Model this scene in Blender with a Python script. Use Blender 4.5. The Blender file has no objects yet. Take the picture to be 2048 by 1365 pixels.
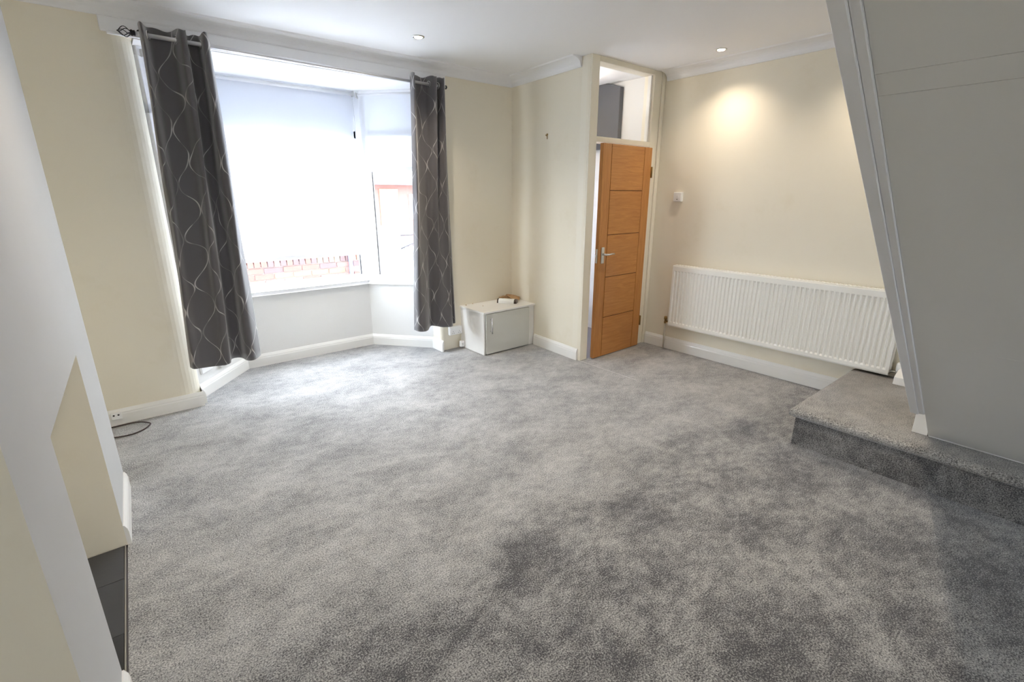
import bpy, bmesh, math, random
from mathutils import Vector, Matrix
random.seed(7)
C = bpy.context.scene
COL = C.collection
PI = math.pi

# ------------------------------------------------------------------ camera
cam_d = bpy.data.cameras.new('camera')
cam_d.sensor_width = 36.0
cam_d.lens = 36.0 * 965.0 / 2048.0
cam_d.clip_start = 0.02
cam = bpy.data.objects.new('camera', cam_d)
COL.objects.link(cam)
cam.location = (0, 0, 1.536)
cam.rotation_euler = (PI / 2 - 0.29164, 0, -0.6868)
C.camera = cam

# ------------------------------------------------------------------ view, sky
C.view_settings.view_transform = 'Standard'
C.view_settings.look = 'None'
C.view_settings.exposure = 1.52
C.view_settings.gamma = 1.0
C.view_settings.use_curve_mapping = False
C.cycles.max_bounces = 12
C.cycles.diffuse_bounces = 8
C.cycles.transmission_bounces = 8
C.cycles.transparent_max_bounces = 12

SKY = 10.5
world = bpy.data.worlds.new('overcast_sky')
C.world = world
world.use_nodes = True
wn = world.node_tree
bg = wn.nodes['Background']
bg.inputs[0].default_value = (0.83, 0.91, 1.0, 1)
bg.inputs[1].default_value = SKY


def portal(name, loc, rot, sx, sy):
    l = bpy.data.lights.new(name, 'AREA')
    l.shape = 'RECTANGLE'
    l.size, l.size_y = sx, sy
    l.cycles.is_portal = True
    o = bpy.data.objects.new(name, l)
    o.location = loc
    o.rotation_euler = rot
    COL.objects.link(o)


# daylight entering through the bay and an added, unseen rear window for fill (sampling aids only)
portal('sky_portal_bay', (1.40, 5.16, 1.58), (-PI / 2, 0, 0), 3.2, 1.95)
portal('sky_portal_rear', (1.6, -3.95, 1.45), (PI / 2, 0, 0), 0.8, 0.9)

SPOT = 27.0
WARM = (1.0, 0.86, 0.68)


# ------------------------------------------------------------------ materials
def mat(name, rgb, rough=0.6, metal=0.0, spec=0.5, noise=None, bump=None, sheen=0.0, coat=0.0):
    m = bpy.data.materials.new(name)
    m.use_nodes = True
    nt = m.node_tree
    b = nt.nodes['Principled BSDF']
    b.inputs['Base Color'].default_value = (*rgb, 1)
    b.inputs['Roughness'].default_value = rough
    b.inputs['Metallic'].default_value = metal
    b.inputs['Specular IOR Level'].default_value = spec
    if sheen:
        b.inputs['Sheen Weight'].default_value = sheen
    if coat:
        b.inputs['Coat Weight'].default_value = coat
        b.inputs['Coat Roughness'].default_value = 0.08
    tc = nt.nodes.new('ShaderNodeTexCoord')
    if noise:
        sc, amt = noise
        n = nt.nodes.new('ShaderNodeTexNoise')
        n.inputs['Scale'].default_value = sc
        n.inputs['Detail'].default_value = 5
        nt.links.new(tc.outputs['Object'], n.inputs['Vector'])
        mx = nt.nodes.new('ShaderNodeMix')
        mx.data_type = 'RGBA'
        nt.links.new(n.outputs['Fac'], mx.inputs['Factor'])
        mx.inputs['A'].default_value = (*[c * (1 - amt) for c in rgb], 1)
        mx.inputs['B'].default_value = (*[min(1, c * (1 + amt)) for c in rgb], 1)
        nt.links.new(mx.outputs['Result'], b.inputs['Base Color'])
    if bump:
        sc, st = bump
        n = nt.nodes.new('ShaderNodeTexNoise')
        n.inputs['Scale'].default_value = sc
        n.inputs['Detail'].default_value = 4
        nt.links.new(tc.outputs['Object'], n.inputs['Vector'])
        bp = nt.nodes.new('ShaderNodeBump')
        bp.inputs['Strength'].default_value = st
        bp.inputs['Distance'].default_value = 0.002
        nt.links.new(n.outputs['Fac'], bp.inputs['Height'])
        nt.links.new(bp.outputs['Normal'], b.inputs['Normal'])
    return m


def stain_mat(name, rgb, stain, amount):
    """painted wall with faint grubby marks that stay put"""
    m = mat(name, rgb, 0.75, bump=(90, 0.15))
    nt = m.node_tree
    b = nt.nodes['Principled BSDF']
    tc = nt.nodes['Texture Coordinate'] if 'Texture Coordinate' in nt.nodes else nt.nodes.new('ShaderNodeTexCoord')
    n = nt.nodes.new('ShaderNodeTexNoise')
    n.inputs['Scale'].default_value = 3.3
    n.inputs['Detail'].default_value = 6
    n.inputs['Roughness'].default_value = 0.65
    r = nt.nodes.new('ShaderNodeValToRGB')
    r.color_ramp.elements[0].position = 0.56
    r.color_ramp.elements[1].position = 0.80
    r.color_ramp.elements[0].color = (*rgb, 1)
    r.color_ramp.elements[1].color = (*[a * (1 - amount) + c * amount for a, c in zip(rgb, stain)], 1)
    nt.links.new(tc.outputs['Object'], n.inputs['Vector'])
    nt.links.new(n.outputs['Fac'], r.inputs['Fac'])
    nt.links.new(r.outputs['Color'], b.inputs['Base Color'])
    return m


M = {}
M['cream'] = stain_mat('cream_wall_paint', (0.82, 0.765, 0.64), (0.70, 0.62, 0.45), 0.35)
M['white_wall'] = mat('off_white_wall_paint', (0.78, 0.775, 0.76), 0.75, noise=(2.0, 0.03), bump=(80, 0.15))
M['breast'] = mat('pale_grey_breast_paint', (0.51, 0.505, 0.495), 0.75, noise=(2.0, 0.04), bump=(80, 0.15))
M['ceiling'] = mat('white_ceiling_paint', (0.86, 0.86, 0.87), 0.85, bump=(60, 0.08))
M['cornice'] = mat('white_cornice_paint', (0.84, 0.84, 0.85), 0.6)
M['gloss'] = mat('white_gloss_trim', (0.84, 0.83, 0.80), 0.32, coat=0.2)
M['frame_cream'] = mat('ivory_frame_gloss', (0.83, 0.78, 0.66), 0.35)
M['upvc'] = mat('white_plastic_frame', (0.86, 0.87, 0.90), 0.3)
M['gasket'] = mat('black_glazing_gasket', (0.03, 0.03, 0.035), 0.6)
M['plastic'] = mat('white_socket_plastic', (0.85, 0.85, 0.84), 0.3)
M['dark'] = mat('dark_slot', (0.02, 0.02, 0.02), 0.6)
M['soffit'] = mat('grey_white_soffit_paint', (0.86, 0.86, 0.845), 0.7, noise=(1.5, 0.03), bump=(70, 0.1))
M['soffit_trim'] = mat('white_string_paint', (0.93, 0.93, 0.95), 0.5)
M['radiator'] = mat('white_radiator_enamel', (0.88, 0.87, 0.82), 0.28)
M['chrome'] = mat('polished_chrome', (0.82, 0.82, 0.83), 0.16, metal=1.0)
M['pole'] = mat('pale_brushed_steel_pole', (0.86, 0.86, 0.88), 0.42, metal=0.75)
M['satin'] = mat('satin_steel', (0.70, 0.70, 0.68), 0.32, metal=1.0)
M['brass'] = mat('aged_brass', (0.35, 0.24, 0.10), 0.4, metal=1.0)
M['copper_painted'] = mat('painted_copper_pipe', (0.55, 0.50, 0.42), 0.45, noise=(40, 0.1))
M['black_metal'] = mat('black_wrought_iron', (0.03, 0.03, 0.035), 0.4, metal=0.6)
M['cable'] = mat('dark_brown_cable', (0.055, 0.035, 0.03), 0.5)
M['cab_white'] = mat('white_cabinet_board', (0.84, 0.83, 0.80), 0.35)
M['cab_door'] = mat('pale_grey_gloss_door', (0.60, 0.60, 0.56), 0.16, coat=0.3)
M['kraft'] = mat('brown_kraft_paper', (0.42, 0.26, 0.13), 0.75, noise=(30, 0.15))
M['darkbrown'] = mat('dark_brown_sleeve', (0.05, 0.03, 0.02), 0.45)
M['label'] = mat('white_paper_label', (0.80, 0.80, 0.77), 0.6)
M['slate_grey_paint'] = mat('slate_grey_paint', (0.085, 0.088, 0.10), 0.5, noise=(2, 0.1))
M['tarmac'] = mat('pale_concrete_ground', (0.42, 0.42, 0.42), 0.9, noise=(3, 0.1))
M['render'] = mat('white_rendered_wall', (0.80, 0.80, 0.80), 0.8)
M['rooftile'] = mat('weathered_pale_roof_tiles', (0.50, 0.50, 0.52), 0.8, noise=(8, 0.15))
M['mortar'] = mat('grey_mortar', (0.20, 0.18, 0.17), 0.9)
M['farbrick'] = mat('red_brick_far', (0.12, 0.055, 0.045), 0.85, noise=(9, 0.2))
M['orange'] = mat('orange_timber_door', (0.30, 0.17, 0.08), 0.6)
M['gutter'] = mat('grey_gutter', (0.07, 0.075, 0.09), 0.5)
M['farglass'] = mat('far_window_glass', (0.12, 0.14, 0.17), 0.3)
M['bluepole'] = mat('blue_painted_post', (0.06, 0.09, 0.20), 0.4)
M['floorboard'] = mat('vestibule_grey_vinyl', (0.22, 0.21, 0.24), 0.4)
BRICKS = [mat('garden_brick_%s' % n, c, 0.85, noise=(25, 0.2)) for n, c in (
    ('red', (0.16, 0.062, 0.050)), ('orange', (0.22, 0.095, 0.060)), ('plum', (0.10, 0.058, 0.058)), ('buff', (0.20, 0.15, 0.09)), ('pink', (0.18, 0.09, 0.078)))]
TILES = [mat('slate_tile_%s' % n, c, 0.38, noise=(6, 0.25), bump=(40, 0.3)) for n, c in (
    ('light', (0.058, 0.060, 0.066)), ('mid', (0.050, 0.052, 0.058)), ('dark', (0.030, 0.031, 0.036)))]

# window glass: thin clear pane
g = bpy.data.materials.new('clear_window_glass')
g.use_nodes = True
nt = g.node_tree
nt.nodes.remove(nt.nodes['Principled BSDF'])
tr = nt.nodes.new('ShaderNodeBsdfTransparent')
gl = nt.nodes.new('ShaderNodeBsdfGlossy')
gl.inputs['Roughness'].default_value = 0.02
fr = nt.nodes.new('ShaderNodeFresnel')
fr.inputs['IOR'].default_value = 1.45
mx = nt.nodes.new('ShaderNodeMixShader')
geo_ = nt.nodes.new('ShaderNodeNewGeometry')
sb = nt.nodes.new('ShaderNodeMath')
sb.operation = 'SUBTRACT'
sb.inputs[0].default_value = 1.0
nt.links.new(geo_.outputs['Backfacing'], sb.inputs[1])
ml = nt.nodes.new('ShaderNodeMath')
ml.operation = 'MULTIPLY'
nt.links.new(fr.outputs[0], ml.inputs[0])
nt.links.new(sb.outputs[0], ml.inputs[1])
nt.links.new(ml.outputs[0], mx.inputs[0])
nt.links.new(tr.outputs[0], mx.inputs[1])
nt.links.new(gl.outputs[0], mx.inputs[2])
nt.links.new(mx.outputs[0], nt.nodes['Material Output'].inputs[0])
M['glass'] = g

og = g.copy(); og.name = 'dimming_toplight_glass'
og.node_tree.nodes['Transparent BSDF'].inputs[0].default_value = (0.33, 0.34, 0.36, 1)  # grey tint added to dim the daylight on the blind's upper part
M['toplight'] = og
# roller blind fabric: diffuse + translucent
bmat = bpy.data.materials.new('white_blind_fabric')
bmat.use_nodes = True
nt = bmat.node_tree
nt.nodes.remove(nt.nodes['Principled BSDF'])
df = nt.nodes.new('ShaderNodeBsdfDiffuse')
df.inputs[0].default_value = (0.88, 0.89, 0.92, 1)
tl = nt.nodes.new('ShaderNodeBsdfTranslucent')
tl.inputs[0].default_value = (0.90, 0.92, 0.96, 1)
mx = nt.nodes.new('ShaderNodeMixShader')
mx.inputs[0].default_value = 0.42
nt.links.new(df.outputs[0], mx.inputs[1])
nt.links.new(tl.outputs[0], mx.inputs[2])
nt.links.new(mx.outputs[0], nt.nodes['Material Output'].inputs[0])
M['blind'] = bmat


def math_node(nt, op, a, b=None, c=None):
    n = nt.nodes.new('ShaderNodeMath')
    n.operation = op
    for i, v in enumerate((a, b, c)):
        if v is None:
            continue
        if isinstance(v, (int, float)):
            n.inputs[i].default_value = v
        else:
            nt.links.new(v, n.inputs[i])
    return n.outputs[0]


def carpet_mat(name, dark, light, tone_shift=0.0, bump_s=0.55):
    m = bpy.data.materials.new(name)
    m.use_nodes = True
    nt = m.node_tree
    b = nt.nodes['Principled BSDF']
    b.inputs['Roughness'].default_value = 0.95
    b.inputs['Specular IOR Level'].default_value = 0.15
    b.inputs['Sheen Weight'].default_value = 0.35
    b.inputs['Sheen Roughness'].default_value = 0.4
    b.inputs['Sheen Tint'].default_value = (0.95, 0.95, 1.0, 1)
    tc = nt.nodes.new('ShaderNodeTexCoord')
    # tuft speckle
    fine = nt.nodes.new('ShaderNodeTexNoise')
    fine.inputs['Scale'].default_value = 170
    fine.inputs['Detail'].default_value = 3
    fine.inputs['Roughness'].default_value = 0.7
    nt.links.new(tc.outputs['Object'], fine.inputs['Vector'])
    # pile lying different ways: big soft patches, brushed strokes
    warp = nt.nodes.new('ShaderNodeTexNoise')
    warp.inputs['Scale'].default_value = 1.6
    warp.inputs['Detail'].default_value = 2
    nt.links.new(tc.outputs['Object'], warp.inputs['Vector'])
    big = nt.nodes.new('ShaderNodeTexNoise')
    big.inputs['Scale'].default_value = 2.6
    big.inputs['Detail'].default_value = 9
    big.inputs['Roughness'].default_value = 0.74
    big.inputs['Distortion'].default_value = 0.25
    mp = nt.nodes.new('ShaderNodeMapping')
    mp.inputs['Rotation'].default_value = (0, 0, 0.6)
    mp.inputs['Scale'].default_value = (1.0, 1.35, 1.0)
    nt.links.new(tc.outputs['Object'], mp.inputs['Vector'])
    nt.links.new(mp.outputs['Vector'], big.inputs['Vector'])
    rp = nt.nodes.new('ShaderNodeValToRGB')
    rp.color_ramp.elements[0].position = 0.34
    rp.color_ramp.elements[1].position = 0.66
    mid = nt.nodes.new('ShaderNodeTexNoise')
    mid.inputs['Scale'].default_value = 17
    mid.inputs['Detail'].default_value = 4
    mid.inputs['Roughness'].default_value = 0.6
    nt.links.new(mp.outputs['Vector'], mid.inputs['Vector'])
    comb = math_node(nt, 'ADD', big.outputs['Fac'], math_node(nt, 'MULTIPLY_ADD', mid.outputs['Fac'], 0.42, -0.21))
    nt.links.new(comb, rp.inputs['Fac'])
    rf = nt.nodes.new('ShaderNodeValToRGB')
    rf.color_ramp.elements[0].position = 0.34
    rf.color_ramp.elements[1].position = 0.68
    nt.links.new(fine.outputs['Fac'], rf.inputs['Fac'])
    # light falloff painted in with pile direction: paler towards window, darker near stairs
    sepp = nt.nodes.new('ShaderNodeSeparateXYZ')
    nt.links.new(tc.outputs['Object'], sepp.inputs[0])
    nap_falloff = nt.nodes.new('ShaderNodeMapRange')
    nap_falloff.interpolation_type = 'SMOOTHSTEP'
    nap_falloff.inputs['From Min'].default_value = 1.30 - tone_shift
    nap_falloff.inputs['From Max'].default_value = 1.56 - tone_shift
    yy_ = math_node(nt, 'ADD', sepp.outputs[1], math_node(nt, 'MULTIPLY_ADD', warp.outputs['Fac'], 0.9, -0.45))
    nt.links.new(yy_, nap_falloff.inputs['Value'])
    pa = math_node(nt, 'MULTIPLY_ADD', nap_falloff.outputs[0], -0.20, 0.62)      # patch contrast
    pb = math_node(nt, 'MULTIPLY_ADD', nap_falloff.outputs[0], 0.32, 0.02)       # mean tone
    patch = math_node(nt, 'MULTIPLY_ADD', rp.outputs['Color'], pa, pb)
    speck = math_node(nt, 'MULTIPLY_ADD', rf.outputs['Color'], 0.85, -0.42)
    fac = math_node(nt, 'ADD', patch, math_node(nt, 'MULTIPLY', speck, 1.35))
    mx = nt.nodes.new('ShaderNodeMix')
    mx.data_type = 'RGBA'
    mx.clamp_factor = True
    nt.links.new(fac, mx.inputs['Factor'])
    mx.inputs['A'].default_value = (*dark, 1)
    mx.inputs['B'].default_value = (*light, 1)
    nt.links.new(mx.outputs['Result'], b.inputs['Base Color'])
    bp = nt.nodes.new('ShaderNodeBump')
    bp.inputs['Strength'].default_value = bump_s
    bp.inputs['Distance'].default_value = 0.006
    hh = math_node(nt, 'ADD', fine.outputs['Fac'], math_node(nt, 'MULTIPLY', big.outputs['Fac'], 0.3))
    nt.links.new(hh, bp.inputs['Height'])
    nt.links.new(bp.outputs['Normal'], b.inputs['Normal'])
    return m


M['carpet'] = carpet_mat('grey_silver_carpet', (0.075, 0.076, 0.082), (0.585, 0.58, 0.565))
M['step_carpet'] = carpet_mat('grey_step_carpet', (0.075, 0.074, 0.074), (0.54, 0.525, 0.495), tone_shift=6.0, bump_s=0.3)


M['shaded_riser_carpet'] = carpet_mat('shaded_grey_riser_carpet', (0.060, 0.060, 0.062), (0.40, 0.39, 0.38), tone_shift=-6.0, bump_s=0.3)  # same carpet as the tread, darkened to paint in the riser's shade


def oak_mat(name, vertical):
    m = bpy.data.materials.new(name)
    m.use_nodes = True
    nt = m.node_tree
    b = nt.nodes['Principled BSDF']
    b.inputs['Roughness'].default_value = 0.38
    tc = nt.nodes.new('ShaderNodeTexCoord')
    mp = nt.nodes.new('ShaderNodeMapping')
    mp.inputs['Scale'].default_value = (9, 9, 0.8) if vertical else (0.9, 9, 11)
    nt.links.new(tc.outputs['Object'], mp.inputs['Vector'])
    n = nt.nodes.new('ShaderNodeTexNoise')
    n.inputs['Scale'].default_value = 4.0
    n.inputs['Detail'].default_value = 8
    n.inputs['Roughness'].default_value = 0.65
    n.inputs['Distortion'].default_value = 1.2
    nt.links.new(mp.outputs['Vector'], n.inputs['Vector'])
    r = nt.nodes.new('ShaderNodeValToRGB')
    r.color_ramp.elements[0].position = 0.35
    r.color_ramp.elements[0].color = (0.43, 0.175, 0.046, 1)
    r.color_ramp.elements[1].position = 0.68
    r.color_ramp.elements[1].color = (0.56, 0.26, 0.078, 1)
    nt.links.new(n.outputs['Fac'], r.inputs['Fac'])
    nt.links.new(r.outputs['Color'], b.inputs['Base Color'])
    return m


M['oak_v'] = oak_mat('oak_stile', True)
M['oak_h'] = oak_mat('oak_panel', False)
M['groove'] = mat('dark_oak_groove', (0.13, 0.045, 0.012), 0.6)


def curtain_mat():
    m = bpy.data.materials.new('grey_curtain_with_silver_waves')
    m.use_nodes = True
    nt = m.node_tree
    b = nt.nodes['Principled BSDF']
    b.inputs['Roughness'].default_value = 0.6
    b.inputs['Sheen Weight'].default_value = 0.6
    uv = nt.nodes.new('ShaderNodeTexCoord')
    sep = nt.nodes.new('ShaderNodeSeparateXYZ')
    nt.links.new(uv.outputs['UV'], sep.inputs[0])
    u, v = sep.outputs[0], sep.outputs[1]
    wob = nt.nodes.new('ShaderNodeTexNoise')
    wob.inputs['Scale'].default_value = 3.2
    wob.inputs['Detail'].default_value = 1
    nt.links.new(uv.outputs['UV'], wob.inputs['Vector'])
    wv = math_node(nt, 'SUBTRACT', wob.outputs['Fac'], 0.5)
    p = 0.098
    U = math_node(nt, 'ADD', math_node(nt, 'DIVIDE', u, p), math_node(nt, 'MULTIPLY', wv, 1.9))
    V = math_node(nt, 'ADD', math_node(nt, 'DIVIDE', v, 0.34), math_node(nt, 'MULTIPLY', wv, 0.5))
    fl = math_node(nt, 'FLOOR', U)
    frc = math_node(nt, 'FRACT', U)
    ph = math_node(nt, 'ADD', math_node(nt, 'MULTIPLY', V, 2 * PI), math_node(nt, 'MULTIPLY', fl, PI))
    s = math_node(nt, 'SINE', ph)
    off = math_node(nt, 'MULTIPLY', s, 0.45)
    d = math_node(nt, 'ABSOLUTE', math_node(nt, 'SUBTRACT', math_node(nt, 'SUBTRACT', frc, 0.5), off))
    # thread swells towards the meeting points and fades away between
    sw = math_node(nt, 'ABSOLUTE', s)
    wd = math_node(nt, 'MULTIPLY_ADD', sw, 0.034, 0.032)
    line = nt.nodes.new('ShaderNodeMapRange')
    line.interpolation_type = 'SMOOTHSTEP'
    nt.links.new(d, line.inputs['Value'])
    nt.links.new(wd, line.inputs['From Max'])
    line.inputs['From Min'].default_value = 0.0
    line.inputs['To Min'].default_value = 1.0
    line.inputs['To Max'].default_value = 0.0
    msk = nt.nodes.new('ShaderNodeTexNoise')
    msk.inputs['Scale'].default_value = 9.0
    msk.inputs['Detail'].default_value = 1
    nt.links.new(uv.outputs['UV'], msk.inputs['Vector'])
    mr = nt.nodes.new('ShaderNodeMapRange')
    mr.inputs['From Min'].default_value = 0.44
    mr.inputs['From Max'].default_value = 0.58
    nt.links.new(msk.outputs['Fac'], mr.inputs['Value'])
    fac = math_node(nt, 'MULTIPLY', line.outputs[0], math_node(nt, 'MULTIPLY_ADD', mr.outputs[0], 0.70, 0.20))
    mx = nt.nodes.new('ShaderNodeMix')
    mx.data_type = 'RGBA'
    nt.links.new(fac, mx.inputs['Factor'])
    mx.inputs['A'].default_value = (0.086, 0.081, 0.086, 1)
    mx.inputs['B'].default_value = (0.62, 0.60, 0.58, 1)
    nt.links.new(mx.outputs['Result'], b.inputs['Base Color'])
    wv2 = nt.nodes.new('ShaderNodeTexNoise')
    wv2.inputs['Scale'].default_value = 500
    nt.links.new(uv.outputs['UV'], wv2.inputs['Vector'])
    bp = nt.nodes.new('ShaderNodeBump')
    bp.inputs['Strength'].default_value = 0.2
    bp.inputs['Distance'].default_value = 0.001
    nt.links.new(wv2.outputs['Fac'], bp.inputs['Height'])
    nt.links.new(bp.outputs['Normal'], b.inputs['Normal'])
    return m


M['curtain'] = curtain_mat()

lamp = bpy.data.materials.new('lit_lamp_face')
lamp.use_nodes = True
lb = lamp.node_tree.nodes['Principled BSDF']
lb.inputs['Emission Color'].default_value = (1.0, 0.86, 0.66, 1)
lb.inputs['Emission Strength'].default_value = 9.0
M['lamp'] = lamp


# ------------------------------------------------------------------ mesh helpers
def B():
    return bmesh.new()


def box(bm, a, b, bevel=0.0, mi=0, seg=1):
    x0, y0, z0 = [min(p, q) for p, q in zip(a, b)]
    x1, y1, z1 = [max(p, q) for p, q in zip(a, b)]
    vs = [bm.verts.new(p) for p in ((x0, y0, z0), (x1, y0, z0), (x1, y1, z0), (x0, y1, z0), (x0, y0, z1), (x1, y0, z1), (x1, y1, z1), (x0, y1, z1))]
    fs = [bm.faces.new([vs[i] for i in f]) for f in ((0, 3, 2, 1), (4, 5, 6, 7), (0, 1, 5, 4), (1, 2, 6, 5), (2, 3, 7, 6), (3, 0, 4, 7))]
    for f in fs:
        f.material_index = mi
    if bevel:
        es = list({e for f in fs for e in f.edges})
        bmesh.ops.bevel(bm, geom=es, offset=bevel, segments=seg, affect='EDGES', profile=0.5)
    return vs


def prism(bm, pts, z0, z1, bevel=0.0, mapf=None, mi=0):
    """pts: 2D polygon, extruded from z0 to z1; mapf(x, y, z) -> xyz"""
    mapf = mapf or (lambda x, y, z: (x, y, z))
    area = sum(pts[i - 1][0] * pts[i][1] - pts[i][0] * pts[i - 1][1] for i in range(len(pts)))
    if area < 0:
        pts = pts[::-1]
    lo = [bm.verts.new(mapf(x, y, z0)) for x, y in pts]
    hi = [bm.verts.new(mapf(x, y, z1)) for x, y in pts]
    fs = [bm.faces.new(lo[::-1]), bm.faces.new(hi)]
    n = len(pts)
    for i in range(n):
        fs.append(bm.faces.new((lo[i], lo[(i + 1) % n], hi[(i + 1) % n], hi[i])))
    for f in fs:
        f.material_index = mi
    if bevel:
        es = list({e for f in fs for e in f.edges})
        bmesh.ops.bevel(bm, geom=es, offset=bevel, segments=1, affect='EDGES')
    return fs


def tube(bm, pts, r, n=10, cap=True):
    pts = [Vector(p) for p in pts]
    rs = r if isinstance(r, (list, tuple)) else [r] * len(pts)
    rings = []
    ref = Vector((0, 0, 1))
    for i, p in enumerate(pts):
        if i == 0:
            t = pts[1] - p
        elif i == len(pts) - 1:
            t = p - pts[i - 1]
        else:
            t = (pts[i + 1] - p).normalized() + (p - pts[i - 1]).normalized()
        t.normalize()
        if i == 0:
            if abs(t.dot(ref)) > 0.95:
                ref = Vector((1, 0, 0))
            a = t.cross(ref).normalized()
        else:
            a = (prev - t * prev.dot(t)).normalized()
        b = t.cross(a)
        prev = a
        rings.append([bm.verts.new(p + (a * math.cos(2 * PI * k / n) + b * math.sin(2 * PI * k / n)) * rs[i]) for k in range(n)])
    for i in range(len(rings) - 1):
        for k in range(n):
            f = bm.faces.new((rings[i][k], rings[i][(k + 1) % n], rings[i + 1][(k + 1) % n], rings[i + 1][k]))
            f.smooth = True
    if cap:
        bm.faces.new(rings[0][::-1])
        bm.faces.new(rings[-1])


def torus(bm, c, axis, R, r, n=20, m=8):
    c = Vector(c)
    ax = Vector(axis).normalized()
    a = ax.orthogonal().normalized()
    b = ax.cross(a)
    rings = []
    for i in range(n):
        th = 2 * PI * i / n
        d = a * math.cos(th) + b * math.sin(th)
        rings.append([bm.verts.new(c + d * (R + r * math.cos(2 * PI * k / m)) + ax * r * math.sin(2 * PI * k / m)) for k in range(m)])
    for i in range(n):
        for k in range(m):
            f = bm.faces.new((rings[i][k], rings[(i + 1) % n][k], rings[(i + 1) % n][(k + 1) % m], rings[i][(k + 1) % m]))
            f.smooth = True


def lathe(bm, prof, c, axis='Z', n=24, mi=0):
    """prof: list of (radius, height) along the axis"""
    def P(r, h, th):
        x, y = r * math.cos(th), r * math.sin(th)
        v = {'Z': (x, y, h), 'X': (h, x, y), 'Y': (x, h, y)}[axis]
        return (c[0] + v[0], c[1] + v[1], c[2] + v[2])
    rings = [[bm.verts.new(P(max(r, 1e-5), h, 2 * PI * k / n)) for k in range(n)] for r, h in prof]
    for i in range(len(rings) - 1):
        for k in range(n):
            f = bm.faces.new((rings[i][k], rings[i][(k + 1) % n], rings[i + 1][(k + 1) % n], rings[i + 1][k]))
            f.smooth = True
            f.material_index = mi
    bm.faces.new(rings[0][::-1]).material_index = mi
    bm.faces.new(rings[-1]).material_index = mi


def obj(name, bm, mats, parent=None, loc=None, normals=True):
    if normals:
        bmesh.ops.recalc_face_normals(bm, faces=bm.faces[:])
    me = bpy.data.meshes.new(name)
    bm.to_mesh(me)
    bm.free()
    for m in (mats if isinstance(mats, (list, tuple)) else [mats]):
        me.materials.append(m)
    o = bpy.data.objects.new(name, me)
    COL.objects.link(o)
    if loc:
        o.location = loc
    if parent:
        o.parent = parent
    return o


def tag(o, label, cat, group=None, kind=None):
    o['label'] = label
    o['category'] = cat
    if group:
        o['group'] = group
    if kind:
        o['kind'] = kind
    return o


def empty(name, loc, label, cat, rz=0.0, group=None, kind=None):
    o = bpy.data.objects.new(name, None)
    o.empty_display_size = 0.1
    o.location = loc
    o.rotation_euler = (0, 0, rz)
    COL.objects.link(o)
    return tag(o, label, cat, group, kind)


# ------------------------------------------------------------------ plan of the room (metres)
BW = 4.14          # room face of the window wall
XR = 4.35          # right wall
XL = -0.62         # left wall (alcoves)
CZ = 2.655         # ceiling
YB = -3.9          # rear wall
DY = 3.03          # door screen
BAYY = 4.83        # front of the bay
def xb(y): return -0.188 + 0.032 * (y - 2.6)   # face of the chimney breast
YA, YF, YN, YE, ZLT = 3.12, 2.556, 1.678, 1.248, 0.92
def xp(y): return 3.325 + 0.0586 * (y - DY)    # partition face
S_X0, S_Z0, S_T = 3.35, 0.245, math.tan(math.radians(37.6))
def soff(x): return S_Z0 + (S_X0 - x) * S_T
SW0, SW1 = -0.42, 0.45                         # stair width in y

# ---- floor slab and carpet
bm = B(); box(bm, (XL - 0.3, YB - 0.3, -0.14), (XR + 0.3, 5.0, -0.014))
tag(obj('floor', bm, M['floorboard']), 'timber floor under the grey carpet', 'floor', kind='structure')
bm = B()
prism(bm, [(XL, YB), (XR, YB), (XR, DY), (3.324, DY), (3.388, BW - 0.001), (2.505, BW - 0.001), (2.459, BW + 0.045), (2.459, 4.30), (2.018, 4.828), (0.782, 4.828), (0.341, 4.30), (0.341, BW + 0.13), (0.30, BW + 0.04), (0.21, BW - 0.001),
           (XL, BW - 0.001), (XL, YA), (xb(YA), YA), (xb(YF), YF), (xb(YN), YN), (xb(YE), YE), (XL, YE)], -0.014, 0.0)
tag(obj('carpet', bm, M['carpet']), 'grey silver flecked wall-to-wall carpet with brushed light and dark patches', 'carpet', kind='stuff')
bm = B(); prism(bm, [(3.36, DY), (XR, DY), (XR, BW), (3.40, BW)], -0.014, 0.001)
tag(obj('floor_vestibule', bm, M['floorboard']), 'dark grey vestibule floor seen through the gap of the oak door', 'floor', kind='structure')
# carpet join line running on from the partition
bm = B(); box(bm, (3.327, 2.35, 0.0), (3.331, 3.03, 0.0015))
tag(obj('carpet_seam', bm, mat('pale_seam', (0.6, 0.6, 0.58), 0.8)), 'thin pale join line in the carpet in front of the oak door', 'carpet seam')

# ---- ceiling with the stair well left open
bm = B()
w0, w1 = 0.15, 3.60
for a, b in (((XL - 0.3, YB - 0.3), (XR + 0.3, SW0)), ((XL - 0.3, SW1), (XR + 0.3, BW + 0.26)), ((XL - 0.3, SW0), (w0, SW1)), ((w1, SW0), (XR + 0.3, SW1))):
    box(bm, (a[0], a[1], CZ), (b[0], b[1], CZ + 0.2))
tag(obj('ceiling', bm, M['ceiling']), 'flat white plaster ceiling', 'ceiling', kind='structure')
bm = B()
box(bm, (w0 - 0.06, SW0 - 0.06, CZ + 0.2), (w1 + 0.06, SW0, 4.6)); box(bm, (w0 - 0.06, SW1, CZ + 0.2), (w1 + 0.06, SW1 + 0.06, 4.6))
box(bm, (w0 - 0.06, SW0, CZ + 0.2), (w0, SW1, 4.6)); box(bm, (w1, SW0, CZ + 0.2), (w1 + 0.06, SW1, 4.6)); box(bm, (w0 - 0.06, SW0 - 0.06, 4.6), (w1 + 0.06, SW1 + 0.06, 4.66))
tag(obj('wall_stairwell', bm, M['white_wall']), 'white walls of the stairwell above the ceiling', 'wall', kind='structure')

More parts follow.
